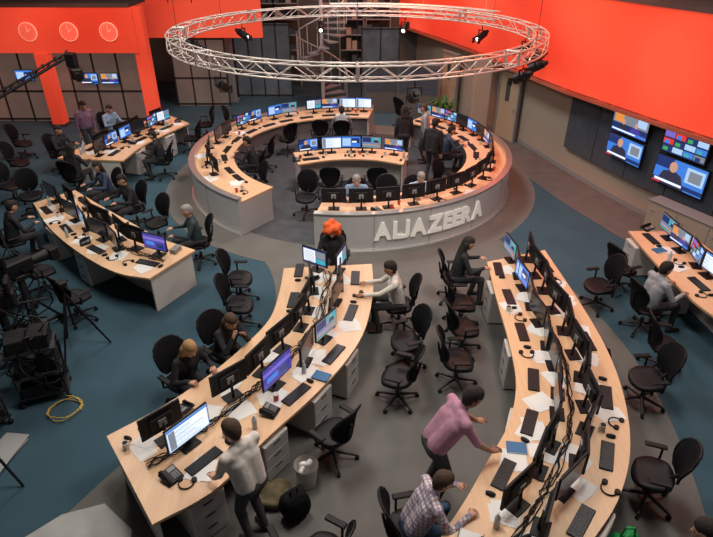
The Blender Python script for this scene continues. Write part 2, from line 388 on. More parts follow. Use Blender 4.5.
for k in range(500):
    bn=random.choice((D,E,E,B,F,C))
    nm,me,r=random.choice((('coffee_mug',MUGM,.045),('paper_cup',CUP,.04),('headset',HS,.08),('paper_tray',TRAY,.15),('tissue_box',TISS,.10),('desk_phone',PHONE,.11),('water_bottle',BOT,.035)))
    if nm in('coffee_mug','paper_cup','water_bottle') and R()<.8: continue
    tt=(.17 if r>.07 else .08); bn.item(nm,me,U(.035,.965),random.choice((U(tt,.40),U(.60,1-tt))),U(0,6),r)
# loose papers lie flat, partly under keyboards and phones; only kept clear of each other
PP=[]
def papers(bn,tries):
    for k in range(tries):
        ss,t=U(.03,.965),random.choice((U(.15,.42),U(.58,.85))); p=bn.P(ss,t)
        if any((p-q).length<.36 for q in PP): continue
        PP.append(p); put('paper_sheets',random.choice(PAP),(p.x,p.y,bn.z+.0005),U(0,6))
papers(D,30); papers(E,46); papers(B,16); papers(C,10); papers(F,10)
for bn in(D,E,B):
    b=MB()
    for k in range(6):
        pts=[];ph=U(0,6);am=U(.02,.05)
        for i in range(2,47):
            s=i/48; p=bn.P(s,.5+am*math.sin(ph+i*.6*U(.9,1.1))); pts.append((p.x,p.y,bn.z+.012+.006*k))
        b.tube(pts,.006,0,5)
    b.obj('cable_bundle',[BLACK])

# ---------------------------------------------------------------- ring desk
CX,CY,RO=-.16,14.88,4.22
def rp(r,deg): return (CX+r*math.cos(rad(deg)),CY+r*math.sin(rad(deg)))
def arc(r,a0,a1,n): return [rp(r,a0+(a1-a0)*i/n) for i in range(n+1)]
def ring_section(a0,a1,name):
    n=int(abs(a1-a0)/3); b=MB()
    b.strip(arc(RO-1.12,a0,a1,n),arc(RO-.08,a0,a1,n),.76,.80,0,1)
    b.strip(arc(RO-.08,a0,a1,n),arc(RO,a0,a1,n),.04,.88,3,2)
    b.strip(arc(RO-.12,a0,a1,n),arc(RO+.03,a0,a1,n),.88,.90,3,3)
    b.strip(arc(RO-.08,a0,a1,n),arc(RO+.06,a0,a1,n),0,.04,3,3)
    b.strip(arc(RO-.88,a0+1,a1-1,n),arc(RO-.85,a0+1,a1-1,n),0,.76,4,4)
    for a in(a0+.4,a1-.4):
        p=rp(RO-.55,a); b.box((p[0],p[1],.38),(1.0,.05,.76),2,rz=rad(a))
    k=int(abs(a1-a0)/16)
    for i in range(1,k):
        a=a0+(a1-a0)*i/k; p=rp(RO+.003,a); b.box((p[0],p[1],.46),(.008,.012,.82),4,rz=rad(a))
    return b.obj(name,[WOOD,WOODE,PANEL,STEEL,GREYP])
ring_section(80,235,'circular_presenter_desk')
ring_section(260,415,'circular_presenter_desk')
def ring_mon(deg,kind,r=None,dz=.8005):
    p=rp(r or RO-.50,deg); place('computer_monitor',MON[kind],p[0],p[1],dz,rad(deg)-math.pi/2+U(-.1,.1),.13,True)
for d,k in[(84,'white'),(92,'white'),(101,'news'),(109,'doc'),(122,'edit'),(130,'blue'),(142,'video'),(150,'multi'),(163,'off'),(171,'off'),(186,'off'),(195,'video'),(208,'off'),
           (265,'off'),(274,'off'),(283,'off'),(292,'off'),(301,'off'),(310,'off'),(319,'off'),(328,'off'),(337,'off'),(346,'off'),(355,'off'),(4,'news'),(12,'off'),(20,'blue'),(28,'off'),(36,'multi'),(44,'news'),(52,'edit')]:
    ring_mon(d,k)
for d in list(range(88,230,13))+list(range(266,410,11)):
    p=rp(RO-.87,d+U(-2,2)); place('keyboard',KB,p[0],p[1],.8005,rad(d-90)+U(-.1,.1),.17)
    p=rp(RO-.88,d+4.9); place('computer_mouse',MOUSE,p[0],p[1],.8005,rad(d),.05)
for k in range(160):
    d=random.choice((U(84,232),U(263,412))); p=rp(RO-U(.24,.92),d); nm,me,r=random.choice((('paper_cup',CUP,.04),('coffee_mug',MUGM,.05),('desk_phone',PHONE,.12),('headset',HS,.09),('paper_sheets',PAP[1],.12),('paper_sheets',PAP[2],.12)))
    place(nm,me,p[0],p[1],.8005,U(0,6),r)
def letters():
    verts=[];faces=[];txt='ALJAZEERA'; ang=277.2; r=RO+.025
    for ch in txt:
        cu=bpy.data.curves.new('t','FONT'); cu.body=ch; cu.size=.55; cu.extrude=.02; cu.offset=.022; cu.resolution_u=3
        o=bpy.data.objects.new('t',cu); scene.collection.objects.link(o)
        dg=bpy.context.evaluated_depsgraph_get(); me=bpy.data.meshes.new_from_object(o.evaluated_get(dg))
        bpy.data.objects.remove(o)
        xs=[v.co.x for v in me.vertices]; x0=min(xs);K=.86;w=(max(xs)-x0)*K
        ys=[v.co.y for v in me.vertices]; y0=min(ys); hh=max(ys)-y0; ky=.41/hh
        off=len(verts)
        for v in me.vertices:
            a=ang+math.degrees(((v.co.x-x0)*K)/r); rr=r+v.co.z
            q=rp(rr,a); verts.append((q[0],q[1],.28+(v.co.y-y0)*ky))
        for f in me.polygons: faces.append(tuple(i+off for i in f.vertices))
        ang+=math.degrees((w+.035-(.05 if ch=='L' else 0))/r)
    me=bpy.data.meshes.new('fascia_sign_lettering'); me.from_pydata(verts,[],faces); me.materials.append(mat('sign_silver',(.85,.83,.78),.35,.3,emit=(1,.95,.85),es=.15))
    put('fascia_sign_lettering',me)
letters()
pod=Bench([(-1.5,13.9),(-.6,14.25),(.4,14.25),(1.2,13.9)],[(-1.7,14.8),(-.6,15.1),(.5,15.1),(1.4,14.8)],z=.76,name='hub_desk',n=24)
for s_,k in[(.12,'video'),(.33,'white'),(.50,'blue'),(.68,'edit'),(.88,'news')]: pod.station(s_,-1,[k],.6,clutter=1)
for s_,k in[(.25,'off'),(.6,'off')]: pod.station(s_,1,[k],.72,clutter=0)

# ---------------------------------------------------------------- truss ring
def truss():
    b=MB(); n=72; cx,cy=.02,15.2
    def q(r,a,z): return (cx+r*math.cos(a),cy+r*math.sin(a),z)
    rs=(4.58,4.28); zs=(3.58,3.84)
    for r in rs:
        for z in zs: b.tube([q(r,2*math.pi*i/n,z) for i in range(n+1)],.020,0,6)
    for i in range(n):
        a=2*math.pi*i/n;a2=2*math.pi*(i+1)/n; k=i%2
        for r in rs: b.cyl(q(r,a,zs[k]),q(r,a2,zs[1-k]),.009,.009,5,0)
        for z in zs: b.cyl(q(rs[k],a,z),q(rs[1-k],a2,z),.009,.009,5,0)
        if i%9==0:
            for r in rs: b.cyl(q(r,a,zs[0]),q(r,a,zs[1]),.035,.035,8,1)
            for z in zs: b.cyl(q(rs[0],a,z),q(rs[1],a,z),.03,.03,8,1)
    for i in range(6):
        a=2*math.pi*(i+.5)/6; b.cyl(q(4.43,a,3.8),q(4.43,a,8.4),.006,.006,4,2)
    b.obj('lighting_truss_ring',[ALU,STEEL,DGREY])
    c=MB(); n=16; ra,rb=5.2,4.97; z0,z1=3.62,3.84
    for r in(ra,rb):
        for z in(z0,z1): c.tube([q(r,rad(36+64*i/n),z) for i in range(n+1)],.02,0,6)
    for i in range(n):
        a=rad(36+64*i/n);a2=rad(36+64*(i+1)/n);k=i%2
        c.cyl(q((ra,rb)[k],a,z1),q((ra,rb)[1-k],a2,z1),.010,.010,5,0); c.cyl(q(ra,a,(z0,z1)[k]),q(ra,a2,(z0,z1)[1-k]),.010,.010,5,0)
    for d in(42,66,94): c.cyl(q(ra,rad(d),z1),q(ra,rad(d),8.4),.008,.008,5,0)
    c.obj('lighting_truss_arc',[ALU])
truss()
LENS=mat('lamp_lens',(.8,.8,.8),.3,emit=(1,.9,.75),es=3)
def spot_mesh():
    b=MB(); b.cyl((0,0,0),(0,0,-.12),.012,.012,6,0); b.box((0,0,-.13),(.24,.03,.02),0)
    for s in(-1,1): b.box((s*.115,0,-.2),(.012,.03,.15),0)
    b.cyl((0,-.13,-.33),(0,.12,-.2),.095,.08,14,0); b.cyl((0,.12,-.2),(0,.2,-.16),.06,.04,12,0)
    for s in(-1,1): b.box((s*.1,-.17,-.36),(.006,.09,.13),0)
    b.cyl((0,-.131,-.332),(0,-.14,-.335),.05,.05,14,1); return b.mesh('stage_spotlight',[BLACK,LENS])
SPOT=spot_mesh()
for d in(168,232,284,322,338,352,8,35,70,105,140): 
    r=4.43; put('stage_spotlight',SPOT,(.02+r*math.cos(rad(d)),15.2+r*math.sin(rad(d)),3.555),rad(d-90+U(-30,30)),1.15)

# ---------------------------------------------------------------- room shell
b=MB(); b.add([(-16,-1,0),(14,-1,0),(14,30,0),(-16,30,0)],[(0,1,2,3)]); b.obj('floor',[CARPET])
def flat(name,pts,m,z):
    me=bpy.data.meshes.new(name); me.from_pydata([(p[0],p[1],z) for p in pts],[],[tuple(range(len(pts)))]); me.materials.append(m); return put(name,me)
aisle=[tuple(p) for p in catmull([(-2.3,10.9),(-1.75,9.9),(-1.5,8.6),(-1.8,7.4),(-2.5,6.0),(-3.3,4.6),(-3.7,3.6),(-3.8,2.0)],40)]+\
      [tuple(p) for p in catmull([(3.0,2.0),(3.9,3.6),(4.35,5.2),(4.5,6.8),(4.35,8.4),(3.9,9.9),(3.2,11.2)],40)]
flat('floor_grey_aisle',aisle,GRAYC,.004)
b=MB(); b.strip(arc(4.0,0,360,96),arc(4.95,0,360,96),0.001,.006,0,0); b.obj('floor_grey_ring',[GRAYC])
flat('floor_grey_inner',arc(4.05,0,357,90),mat('dark_floor',(.05,.055,.065),.8,noise=.2,nscale=4),.003)
flat('floor_side_strip',[(4.0,20),(4.4,16.4),(5.2,13.3),(5.9,11.4),(7,9),(9.5,9),(8,13),(5,20)],mat('side_carpet',(.11,.095,.09),.8,noise=.15,nscale=3),.004)
flat('floor_pale_corner',[(-4.6,2.5),(-4.1,3.7),(-3.5,4.3),(-3.05,4.45),(-2.6,4.1),(-2.3,2.5)],PALE,.008)

WR=[(2.6,26),(3.56,21.7),(5.07,18.35),(5.95,15.4),(6.65,13.2),(7.15,12.0),(7.75,10.7),(8.8,8.8),(10.2,6.8)]
def wallstrip(name,pts,z0,z1,th,m,side=1):
    P=[Vector(p) for p in pts]; Q=[]
    for i,p in enumerate(P):
        d=(P[min(i+1,len(P)-1)]-P[max(i-1,0)]).normalized(); Q.append(p+Vector((-d.y,d.x))*th*side)
    b=MB(); b.strip(P,Q,z0,z1,0,0); return b.obj(name,[m])
wr=catmull(WR,40); wallstrip('wall_right',wr,0,4.5,.15,BEIGE,1)
pn=catmull([(5.85,15.5),(6.55,13.2),(7.05,12.0),(7.65,10.7),(8.7,8.75)],24)
for i in range(6):
    seg=[p+Vector((-.05,-.02)) for p in pn[i*4:i*4+5]]; d=(seg[-1]-seg[0]).normalized()*.012; seg[0]=seg[0]+d; seg[-1]=seg[-1]-d
    wallstrip('acoustic_wall_panel',seg,.70,2.3,.05,NAVY,1)
wallstrip('baseboard_right',[p+Vector((-.02,0)) for p in wr[2:]],0,.12,.03,GREYP,1)
FS=catmull([(1.8,26),(3.84,20.3),(4.62,17.2),(5.22,15.1),(5.8,13.6),(6.35,12.2),(6.95,10.8),(7.7,9.3),(8.6,7.6),(9.6,6)],48)
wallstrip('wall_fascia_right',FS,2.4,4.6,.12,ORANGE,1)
wallstrip('trim_1',[p+Vector((-.03,-.02)) for p in FS],2.34,2.42,.14,mat('fascia_trim',(.35,.10,.06),.5),1)
b=MB(); b.strip(FS,[p+Vector((1.6,1.6)) for p in FS],2.42,2.46,0,0); b.obj('ceiling_soffit_right',[WALLD])
b=MB(); b.strip([p+Vector((-.05,0)) for p in FS],[p+Vector((2.5,2.5)) for p in FS],4.6,4.7,0,0); b.obj('ceiling_mezzanine_right',[WALLD])
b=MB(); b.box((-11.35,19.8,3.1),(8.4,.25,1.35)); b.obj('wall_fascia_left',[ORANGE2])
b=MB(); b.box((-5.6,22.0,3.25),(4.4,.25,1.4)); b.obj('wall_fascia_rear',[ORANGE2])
b=MB(); b.box((-11.4,20.5,3.85),(8.4,1.6,.1)); b.box((-5.6,22.6,4.0),(4.6,1.6,.1)); b.obj('ceiling_mezzanine_left',[WALLD])
for x,y,h in((-10.35,19.75,2.44),(-7.1,19.95,3.8),(-13,19.75,2.44)):
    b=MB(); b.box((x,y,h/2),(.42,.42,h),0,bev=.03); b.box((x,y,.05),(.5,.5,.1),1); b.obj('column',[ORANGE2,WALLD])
b=MB(); b.box((-4.9,23.0,2.0),(.28,.28,4.0),0,bev=.02); b.box((-4.9,23,.05),(.4,.4,.1),0); b.obj('column',[GREYP])
b=MB()
for i in range(14): b.cyl((-15+.75*i,19.9,3.9),(-15+.75*i,19.9,4.8),.02,.02,6)
for z in(4.1,4.3,4.5,4.8): b.cyl((-15.2,19.9,z),(-4.5,19.9,z),.018,.018,6)
b.obj('mezzanine_railing',[DGREY])
for x in(-10.58,-9.26,-7.98):
    b=MB(); b.cyl((0,0,0),(0,-.04,0),.29,.29,32,0); b.cyl((0,-.04,0),(0,-.045,0),.265,.265,32,1)
    for a in range(12): b.box((.22*math.sin(rad(a*30)),-.048,.22*math.cos(rad(a*30))),(.016,.004,.016),0)
    b.cyl((0,-.05,0),(.11,-.05,.08),.012,.009,5,0); b.cyl((0,-.05,0),(-.02,-.05,.19),.010,.007,5,0)
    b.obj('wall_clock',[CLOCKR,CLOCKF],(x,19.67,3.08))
def glazing(name,x0,x1,y,h,n,gm=GLASS,z0=.0):
    b=MB(); b.box(((x0+x1)/2,y,(h+z0)/2),(x1-x0,.02,h-z0),1)
    for i in range(n+1): x=x0+(x1-x0)*i/n; b.box((x,y-.02,h/2),(.05,.06,h),0)
    for z in(.08,1.05,h-.05): b.box(((x0+x1)/2,y-.02,z),(x1-x0,.06,.06),0)
    b.obj(name,[DGREY,gm])
G2=mat('lit_glass',(.08,.07,.065),.25,emit=(.45,.30,.24),es=.16,noise=.5,nscale=1.2)  # faint emission paints the lit room behind into the glass
G3=mat('blue_glass',(.05,.06,.07),.2,emit=(.32,.32,.35),es=.08,noise=.5,nscale=1.5)
glazing('window_1',-14,-7.35,20.3,2.4,8,G2); glazing('window_2',-6.9,-4.9,22.3,2.5,3,G2); glazing('window_3',-4.8,-2.6,23.6,2.8,4,G3)
glazing('window_4',.2,1.6,22.6,2.8,2,G3)
b=MB(); b.box((-2,26.5,3),(26,.2,7)); b.obj('wall_back',[WALLG])
b=MB(); b.box((-14.5,12,3),(.2,30,7)); b.obj('wall_left',[WALLD])
b=MB(); b.box((-1,13,8.6),(30,30,.2)); b.obj('ceiling',[WALLD])
b=MB()
for x in(-3.9,-2.9,-.2,.9):
    for z in(.0,.6,1.2,1.8,2.4,3.0): b.box((x,25.6,.9+z),(1.0,.4,.04),0)
    for sx in(-.5,.5): b.box((x+sx,25.6,2.2),(.04,.4,4.4),0)
    for z in(.02,.62,1.22,1.82,2.42):
        for k in range(4): h=U(.15,.45); b.box((x-.36+k*.24,25.6,.9+z+h/2),(.2,.3,h),random.choice((1,2,3)))
b.obj('equipment_shelving',[GREYP,BLACK,BEIGE,NAVY])
for (x,z,k) in((-9.2,1.5,'video'),(-8.5,1.5,'news'),(-11.4,1.6,'blue')):
    b=MB(); b.box((0,0,0),(.62,.05,.38),0,bev=.01); draw(b,.58,.34,0,-.027,k); b.obj('wall_television',MATS,(x,20.2,z))
def door(x,y,rz,name='door_1'):
    b=MB(); b.box((0,0,1.03),(.92,.05,2.06),0); b.box((-.5,0,1.06),(.07,.1,2.12),1); b.box((.5,0,1.06),(.07,.1,2.12),1); b.box((0,0,2.11),(1.07,.1,.07),1)
    b.box((.36,-.04,1.0),(.03,.05,.14),2); b.box((-.05,-.03,1.5),(.2,.01,.6),3); b.obj(name,[mat('door_wood',(.40,.31,.21),.5),GREYP,STEEL,GLASS],(x,y,0),rz)
door(4.85,18.35,rad(-66)); door(3.4,21.4,rad(-66),'door_2')
b=MB(); b.box((4.05,18.9,1.2),(.55,.4,2.4),0,bev=.02); b.box((4.05,18.9,.06),(.6,.45,.12),1); b.obj('column',[BEIGE,GREYP])
for i,(x,y,w,rz) in enumerate([(2.2,20.9,1.5,-.3),(.9,21.3,1.2,.1)]):
    b=MB(); b.box((0,0,.9),(w,.06,1.8),0,bev=.01); b.box((0,-.035,1.25),(w-.12,.01,.9),1); b.box((0,0,1.82),(w,.08,.04),2); b.obj('office_partition',[WALLG,NAVY,GREYP],(x,y,0),rz)
b=MB(); b.cyl((0,0,0),(0,0,5),.07,.07,14,0); hr=[]
for i in range(24):
    a=rad(i*24); z=.2+i*.185; c,s=math.cos(a),math.sin(a); c2,s2=math.cos(a+.45),math.sin(a+.45)
    b.add([(.06*c,.06*s,z),(.95*c,.95*s,z),(.95*c2,.95*s2,z),(.06*c2,.06*s2,z),(.06*c,.06*s,z-.05),(.95*c,.95*s,z-.05),(.95*c2,.95*s2,z-.05),(.06*c2,.06*s2,z-.05)],
          [(0,1,2,3),(7,6,5,4),(0,4,5,1),(1,5,6,2),(2,6,7,3)],1)
    b.cyl((.93*c,.93*s,z),(.93*c,.93*s,z+.95),.014,.014,6,0); hr.append((.93*c,.93*s,z+.95))
b.tube(hr,.025,0,8); b.obj('spiral_staircase',[PANEL,GREYP],(-1.3,22.6,0))
b=MB(); b.cyl((0,0,0),(0,0,.4),.17,.22,14,0)
for i in range(40):
    a=U(0,6.28);t=U(.3,.95);L=U(.35,.6); d=Vector((math.cos(a)*t,math.sin(a)*t,1)).normalized(); p=Vector((0,0,.4)); q=p+d*L*1.3; e=q+Vector((math.cos(a),math.sin(a),-.3))*.22; w=Vector((-math.sin(a),math.cos(a),0))*.045
    b.add([p,q-w,q+w,e],[(0,1,3,2)],1); b.cyl(p,q,.006,.004,4,1)
b.obj('potted_plant',[WHITEP,mat('leaf_green',(.03,.12,.02),.5)],(2.95,19.3,0))
def wall_tv(y,z,kind,w=1.0,h=.56):
    pts=catmull(pn,200); best=min(pts,key=lambda p:abs(p.y-y)); i=pts.index(best); d=(pts[min(i+3,200)]-pts[max(i-3,0)]).normalized()
    n=Vector((d.y,-d.x)); n=n if n.x<0 else -n
    rz=math.atan2(n.y,n.x)+math.pi/2
    b=MB(); b.box((0,0,0),(w,.06,h),0,bev=.01); draw(b,w-.04,h-.04,0,-.032,kind)
    b.box((0,.06,0),(.3,.08,.3),0)
    b.obj('wall_television',MATS,(best.x-.05+n.x*.13,best.y+n.y*.13,z),rz)
wall_tv(13.15,2.02,'news',1.15,.5); wall_tv(13.15,1.44,'video',1.15,.56); wall_tv(11.75,1.98,'multi',1.15,.5); wall_tv(11.7,1.36,'video',1.3,.64)

# ---------------------------------------------------------------- chairs
for x,y,f in[(-4.9,8.25,60),(-5.9,9.1,50),(-4.35,11.15,-130),(-2.15,8.85,0),(-2.0,8.0,0),(.78,7.0,200),(.6,6.2,160),(1.72,7.35,10),(1.8,8.05,0),(1.5,6.55,0),
             (-.3,5.15,140),(-1.1,3.45,120),(-.36,3.50,150),(4.15,6.15,180),(3.5,4.5,160),(4.35,8.6,190),(5.0,9.2,20),(4.75,6.9,-10),(-9.9,16.4,0),(-4.9,18.3,200),(-5.0,16.9,180),
             (-7.8,12.6,-60),(-2.6,15.5,170),(-2.1,16.8,130),(-1.2,12.5,-100),(.7,12.2,-90),(2.2,13.3,-40),(-.65,13.3,90),(.5,13.3,90),(-1.1,17.2,90),
             (1.6,19.7,40),(-9.2,14.8,0),(-2.5,13.2,210),(-8.3,11.0,20),(-8.6,13.2,-20),(-9.6,12.2,40),(-8.2,9.9,50),(-4.0,14.4+4,0),(-7.5,9.0,80)]:
    chair(x,y,f)

# ---------------------------------------------------------------- people
SKIN=mat('skin_light',(.52,.29,.20),.55); SKIND=mat('skin_tan',(.36,.18,.11),.55)
EYE=mat('eye_dark',(.02,.015,.01),.3); LIP=mat('lips',(.35,.1,.08),.5); SHOE=mat('shoe_leather',(.02,.015,.012),.4)
def plaid():
    m=bpy.data.materials.new('plaid_shirt'); m.use_nodes=True; nt=m.node_tree;N=nt.nodes;Lk=nt.links; b=N['Principled BSDF']; b.inputs['Roughness'].default_value=.8
    tc=N.new('ShaderNodeTexCoord'); prev=None
    for ax,c in(('X',(.42,.10,.13,1)),('Z',(.10,.13,.30,1)),('Y',(.20,.12,.25,1))):
        w=N.new('ShaderNodeTexWave'); w.bands_direction=ax; w.inputs['Scale'].default_value=7
        Lk.new(tc.outputs['Object'],w.inputs['Vector'])
        r=N.new('ShaderNodeValToRGB'); r.color_ramp.interpolation='CONSTANT'; r.color_ramp.elements[0].color=(0,0,0,1); r.color_ramp.elements[1].position=.72; r.color_ramp.elements[1].color=(.6,.6,.6,1)
        Lk.new(w.outputs['Fac'],r.inputs['Fac'])
        mx=N.new('ShaderNodeMixRGB'); mx.inputs['Color2'].default_value=c
        if prev: Lk.new(prev.outputs[0],mx.inputs['Color1'])
        else: mx.inputs['Color1'].default_value=(.66,.64,.65,1)
        Lk.new(r.outputs['Color'],mx.inputs['Fac']); prev=mx
    Lk.new(prev.outputs[0],b.inputs['Base Color']); return m
CL={}
def cloth(name,c,bump=.35,ns=14): 
    if name not in CL: CL[name]=mat(name,c,.85,noise=.12,nscale=ns,bump=bump)
    return CL[name]
WHITE_S=cloth('white_shirt',(.66,.62,.58)); PINK=cloth('pink_shirt',(.44,.22,.31)); BLK=cloth('black_clothing',(.015,.015,.02)); BLUE_S=cloth('light_blue_shirt',(.20,.30,.45))
NAVYC=cloth('navy_shirt',(.03,.05,.10)); GREYC=cloth('grey_shirt',(.30,.31,.34)); DARKP=cloth('dark_trousers',(.03,.03,.035)); GRYP=cloth('charcoal_trousers',(.05,.05,.055)); TEALS=cloth('teal_jumper',(.02,.04,.045)); PURP=cloth('purple_shirt',(.18,.10,.17)); PLAID=plaid()
HB=cloth('hair_dark',(.015,.011,.009),.8,60); HBR=cloth('hair_brown',(.06,.035,.02),.8,60); HBL=cloth('hair_blonde',(.34,.20,.09),.8,60); HG=cloth('hair_grey',(.26,.25,.24),.8,60); HRED=cloth('hair_ginger',(.80,.13,.03),1,40)
def ik(a,c,l1,l2,pole):
    a=Vector(a);c=Vector(c);d=c-a;L=d.length
    if L>(l1+l2)*.985: c=a+d.normalized()*(l1+l2)*.985; d=c-a; L=d.length
    x=(l1*l1-l2*l2+L*L)/(2*L); h=math.sqrt(max(0,l1*l1-x*x)); u=d/L; p=Vector(pole); p=(p-u*p.dot(u)).normalized()
    return a+u*x+p*h, c
def person(x,y,face,pose='sit',lean=8,hands=None,shirt=WHITE_S,pants=DARKP,hair=HB,skin=SKIN,long=False,headp=15,heady=0,name='person',short=False,feet=None,female=False,sc=1.0,deskz=.75,big=False):
    prims=[]
    W=.165 if female else .195
    hz=.93 if pose=='stand' else .545
    M=Matrix.Rotation(rad(-lean),3,'X'); hip=Vector((0,0 if pose=='stand' else -.03,hz))
    def T(px,py,pz): return hip+M@Vector((px,py,pz))
    A=lambda p,q,r1,r2,m: prims.append((Vector(p),Vector(q),r1,r2,m))
    A(hip+Vector((-.07,0,-.02)),hip+Vector((.07,0,-.02)),.12,.12,2)
    g=0 if female else .012
    for s in(-1,1):
        A(T(s*.07,0,.03),T(s*.085,.01,.33),.108+g,.108+g,1)
        A(T(s*.09,.01,.33),T(s*.10,0,.42),.108+g,.085,1)
    A(T(0,.02,.06),T(0,.02,.38),.115+g,.115,1)
    A(T(-W,0,.465),T(W,0,.465),.062,.062,1)
    A(T(-.08,-.005,.475),T(.08,-.005,.475),.07,.07,1)
    nb=T(0,-.005,.50); M2=M@Matrix.Rotation(rad(lean*.6-headp),3,'X')@Matrix.Rotation(rad(heady),3,'Z')
    A(nb+M@Vector((0,0,.005)),nb+M@Vector((0,.005,.03)),.068,.062,1)
    hc=nb+M@Vector((0,.012,.07))+M2@Vector((0,.02,.10))
    H=lambda px,py,pz: hc+M2@Vector((px,py,pz))
    A(nb,H(0,-.01,-.06),.056,.052,0)
    A(H(0,-.015,.03),H(0,.01,.02),.088,.086,0); A(H(0,.03,-.03),H(0,.045,-.075),.066,.042,0)
    A(H(0,.092,.01),H(0,.112,-.022),.011,.015,0)
    for s in(-1,1): A(H(s*.088,0,.01),H(s*.09,-.005,-.025),.014,.012,0)
    A(H(0,-.03,.05),H(0,.012,.070),.094,.080,3); A(H(0,-.04,.02),H(0,-.04,-.025),.088,.072,3)
    if long:
        for s in(-1,0,1): A(H(s*.06,-.045,.0),H(s*.075,-.06,-.2),.062,.04,3)
    if big:
        for k in range(14):
            t=k*2.4; zz=.13-.2*(k/13); rr_=.12*math.sqrt(max(.1,1-((zz-.03)/.14)**2)) ; yy=-.035+rr_*math.sin(t)
            if yy>.06 and zz<.05: yy=-.02
            A(H(rr_*math.cos(t),yy,zz),H(rr_*math.cos(t)*1.05,yy,zz+.01),.068,.068,3)
    if hands is None: hands=((-.2,.40,None),(.2,.40,None)) if pose=='sit' else ((-.25,.05,.80),(.25,.05,.80))
    hd=[]
    for s,h in zip((-1,1),hands):
        sh=T(s*(W+.01),0,.455); tz=h[2] if h[2] is not None else deskz+.055
        el,wr=ik(sh,(h[0],h[1],tz),.29,.26,(s*.6,-.5,-1))
        A(sh,el,.058,.046,1); A(el,wr,.043,.028 if short else .034,0 if short else 1)
        d=(wr-el).normalized(); on=tz<deskz+.1 and h[1]>.2
        fw=Vector((d.x,d.y,-.05 if on else d.z)).normalized()
        pe=wr+fw*.075; side=fw.cross(Vector((0,0,1))); side=side.normalized() if side.length>.1 else Vector((1,0,0))
        A(wr+side*.014,pe+side*.022,.02,.018,0); A(wr-side*.014,pe-side*.022,.02,.018,0); A(wr,pe,.02,.018,0)
        hd.append((wr,pe,fw,side,s))
    for s in(-1,1):
        hj=hip+Vector((s*.095,0,-.02))
        if pose=='stand':
            fx,fy=(feet or ((-.12,-.02),(.12,.02)))[0 if s<0 else 1]; an=Vector((fx,fy,.085)); kn,an=ik(hj,an,.44,.43,(0,1,0))
        else:
            kn=Vector((s*.15,.40,.53)); an=Vector((s*.16,.40 if s>0 else .30,.09))
        A(hj,kn,.094,.064,2); A(kn,an,.064,.046,2)
        A(an+Vector((0,-.03,-.045)),an+Vector((s*.02,.16,-.05)),.042,.034,4)
    b=MB()
    for p,q,r1,r2,m in prims: b.cap(p,q,r1,r2,0,12)
    me=b.mesh('tmp',[SKIN]); o=put('tmp',me)
    mo=o.modifiers.new('r','REMESH'); mo.mode='VOXEL'; mo.voxel_size=.0155
    ms=o.modifiers.new('s','SMOOTH'); ms.factor=.5; ms.iterations=3
    dg=bpy.context.evaluated_depsgraph_get(); ev=o.evaluated_get(dg); m2=bpy.data.meshes.new_from_object(ev)
    nv=len(m2.vertices); co=np.empty(nv*3); m2.vertices.foreach_get('co',co); co=co.reshape(-1,3)
    npol=len(m2.polygons); ce=np.empty(npol*3); m2.polygons.foreach_get('center',ce); ce=ce.reshape(-1,3)
    best=np.full(npol,1e9); mi=np.zeros(npol,int)
    for p,q,r1,r2,m in prims:
        p=np.array(p);d=np.array(q)-p; t=np.clip(((ce-p)@d)/max(1e-9,d@d),0,1)
        ds=np.linalg.norm(ce-(p+t[:,None]*d),axis=1)-(r1+(r2-r1)*t)
        k=ds<best; best[k]=ds[k]; mi[k]=m
    V=[tuple(c) for c in co]; Fc=[tuple(pp.vertices) for pp in m2.polygons]
    fb=MB(); fb.v=V; fb.f=Fc; fb.m=[int(k) for k in mi]; fb.sm=[True]*len(Fc)
    bpy.data.objects.remove(o); bpy.data.meshes.remove(me); bpy.data.meshes.remove(m2)
    for wr,pe,fw,side,s in hd:
        for i,(o_,L) in enumerate(((-.03,.062),(-.010,.075),(.010,.070),(.029,.055))):
            a0=pe+side*o_*1.0-fw*.008; a1=a0+fw*L*.5+Vector((0,0,.004)); a2=a1+fw*L*.42+Vector((0,0,-.022))
            fb.cap(a0,a1,.0092,.0085,0,6); fb.cap(a1,a2,.0085,.007,0,6)
        inn=side*(-s)*(1 if side.x>0 else -1); a0=wr+fw*.025+inn*.026; a1=a0+fw*.03+inn*.024; a2=a1+fw*.028+inn*.006
        fb.cap(a0,a1,.011,.0095,0,6); fb.cap(a1,a2,.0095,.008,0,6)
    for s in(-1,1): fb.sph(H(s*.033,.079,.012),(.012,.010,.009),5,8,6)
    fb.cap(H(-.02,.088,-.052),H(.02,.088,-.052),.0075,.0075,6,6)
    for s in(-1,1): fb.cap(H(s*.022,.088,.032),H(s*.046,.078,.033),.005,.004,3,6)
    return put(name,fb.mesh(name,[skin,shirt,pants,hair,SHOE,EYE,LIP]),(x,y,0),rad(face-90),sc)
def seated(x,y,face,ch=True,**k):
    person(x,y,face,'sit',**k)
    if ch:
        f=rad(face); chair(x-.05*math.cos(f),y-.05*math.sin(f),face)
person(-1.12,4.02,140,'stand',lean=14,hands=((-.2,.42,.80),(.2,.42,.80)),shirt=WHITE_S,pants=GRYP,hair=HBR,headp=20,name='standing_man',skin=SKIN,sc=1.0,heady=10,short=True)
seated(-2.42,6.12,-38,shirt=BLK,hair=HBL,long=True,female=True,lean=22,name='seated_woman')
seated(-1.98,6.75,-42,shirt=BLK,hair=HBR,lean=22,hands=((-.1,.40,.95),(.1,.40,1.0)),name='seated_woman',female=True,long=True)
seated(.68,8.0,180,shirt=WHITE_S,hair=HB,lean=10,hands=((-.2,.55,None),(.2,.5,None)),name='seated_man',skin=SKIND)
person(.88,4.52,14,'stand',lean=32,hands=((-.22,.66,.80),(.22,.62,.80)),shirt=PINK,pants=GRYP,hair=HB,headp=20,name='standing_man',skin=SKIND,short=True,sc=1.06)
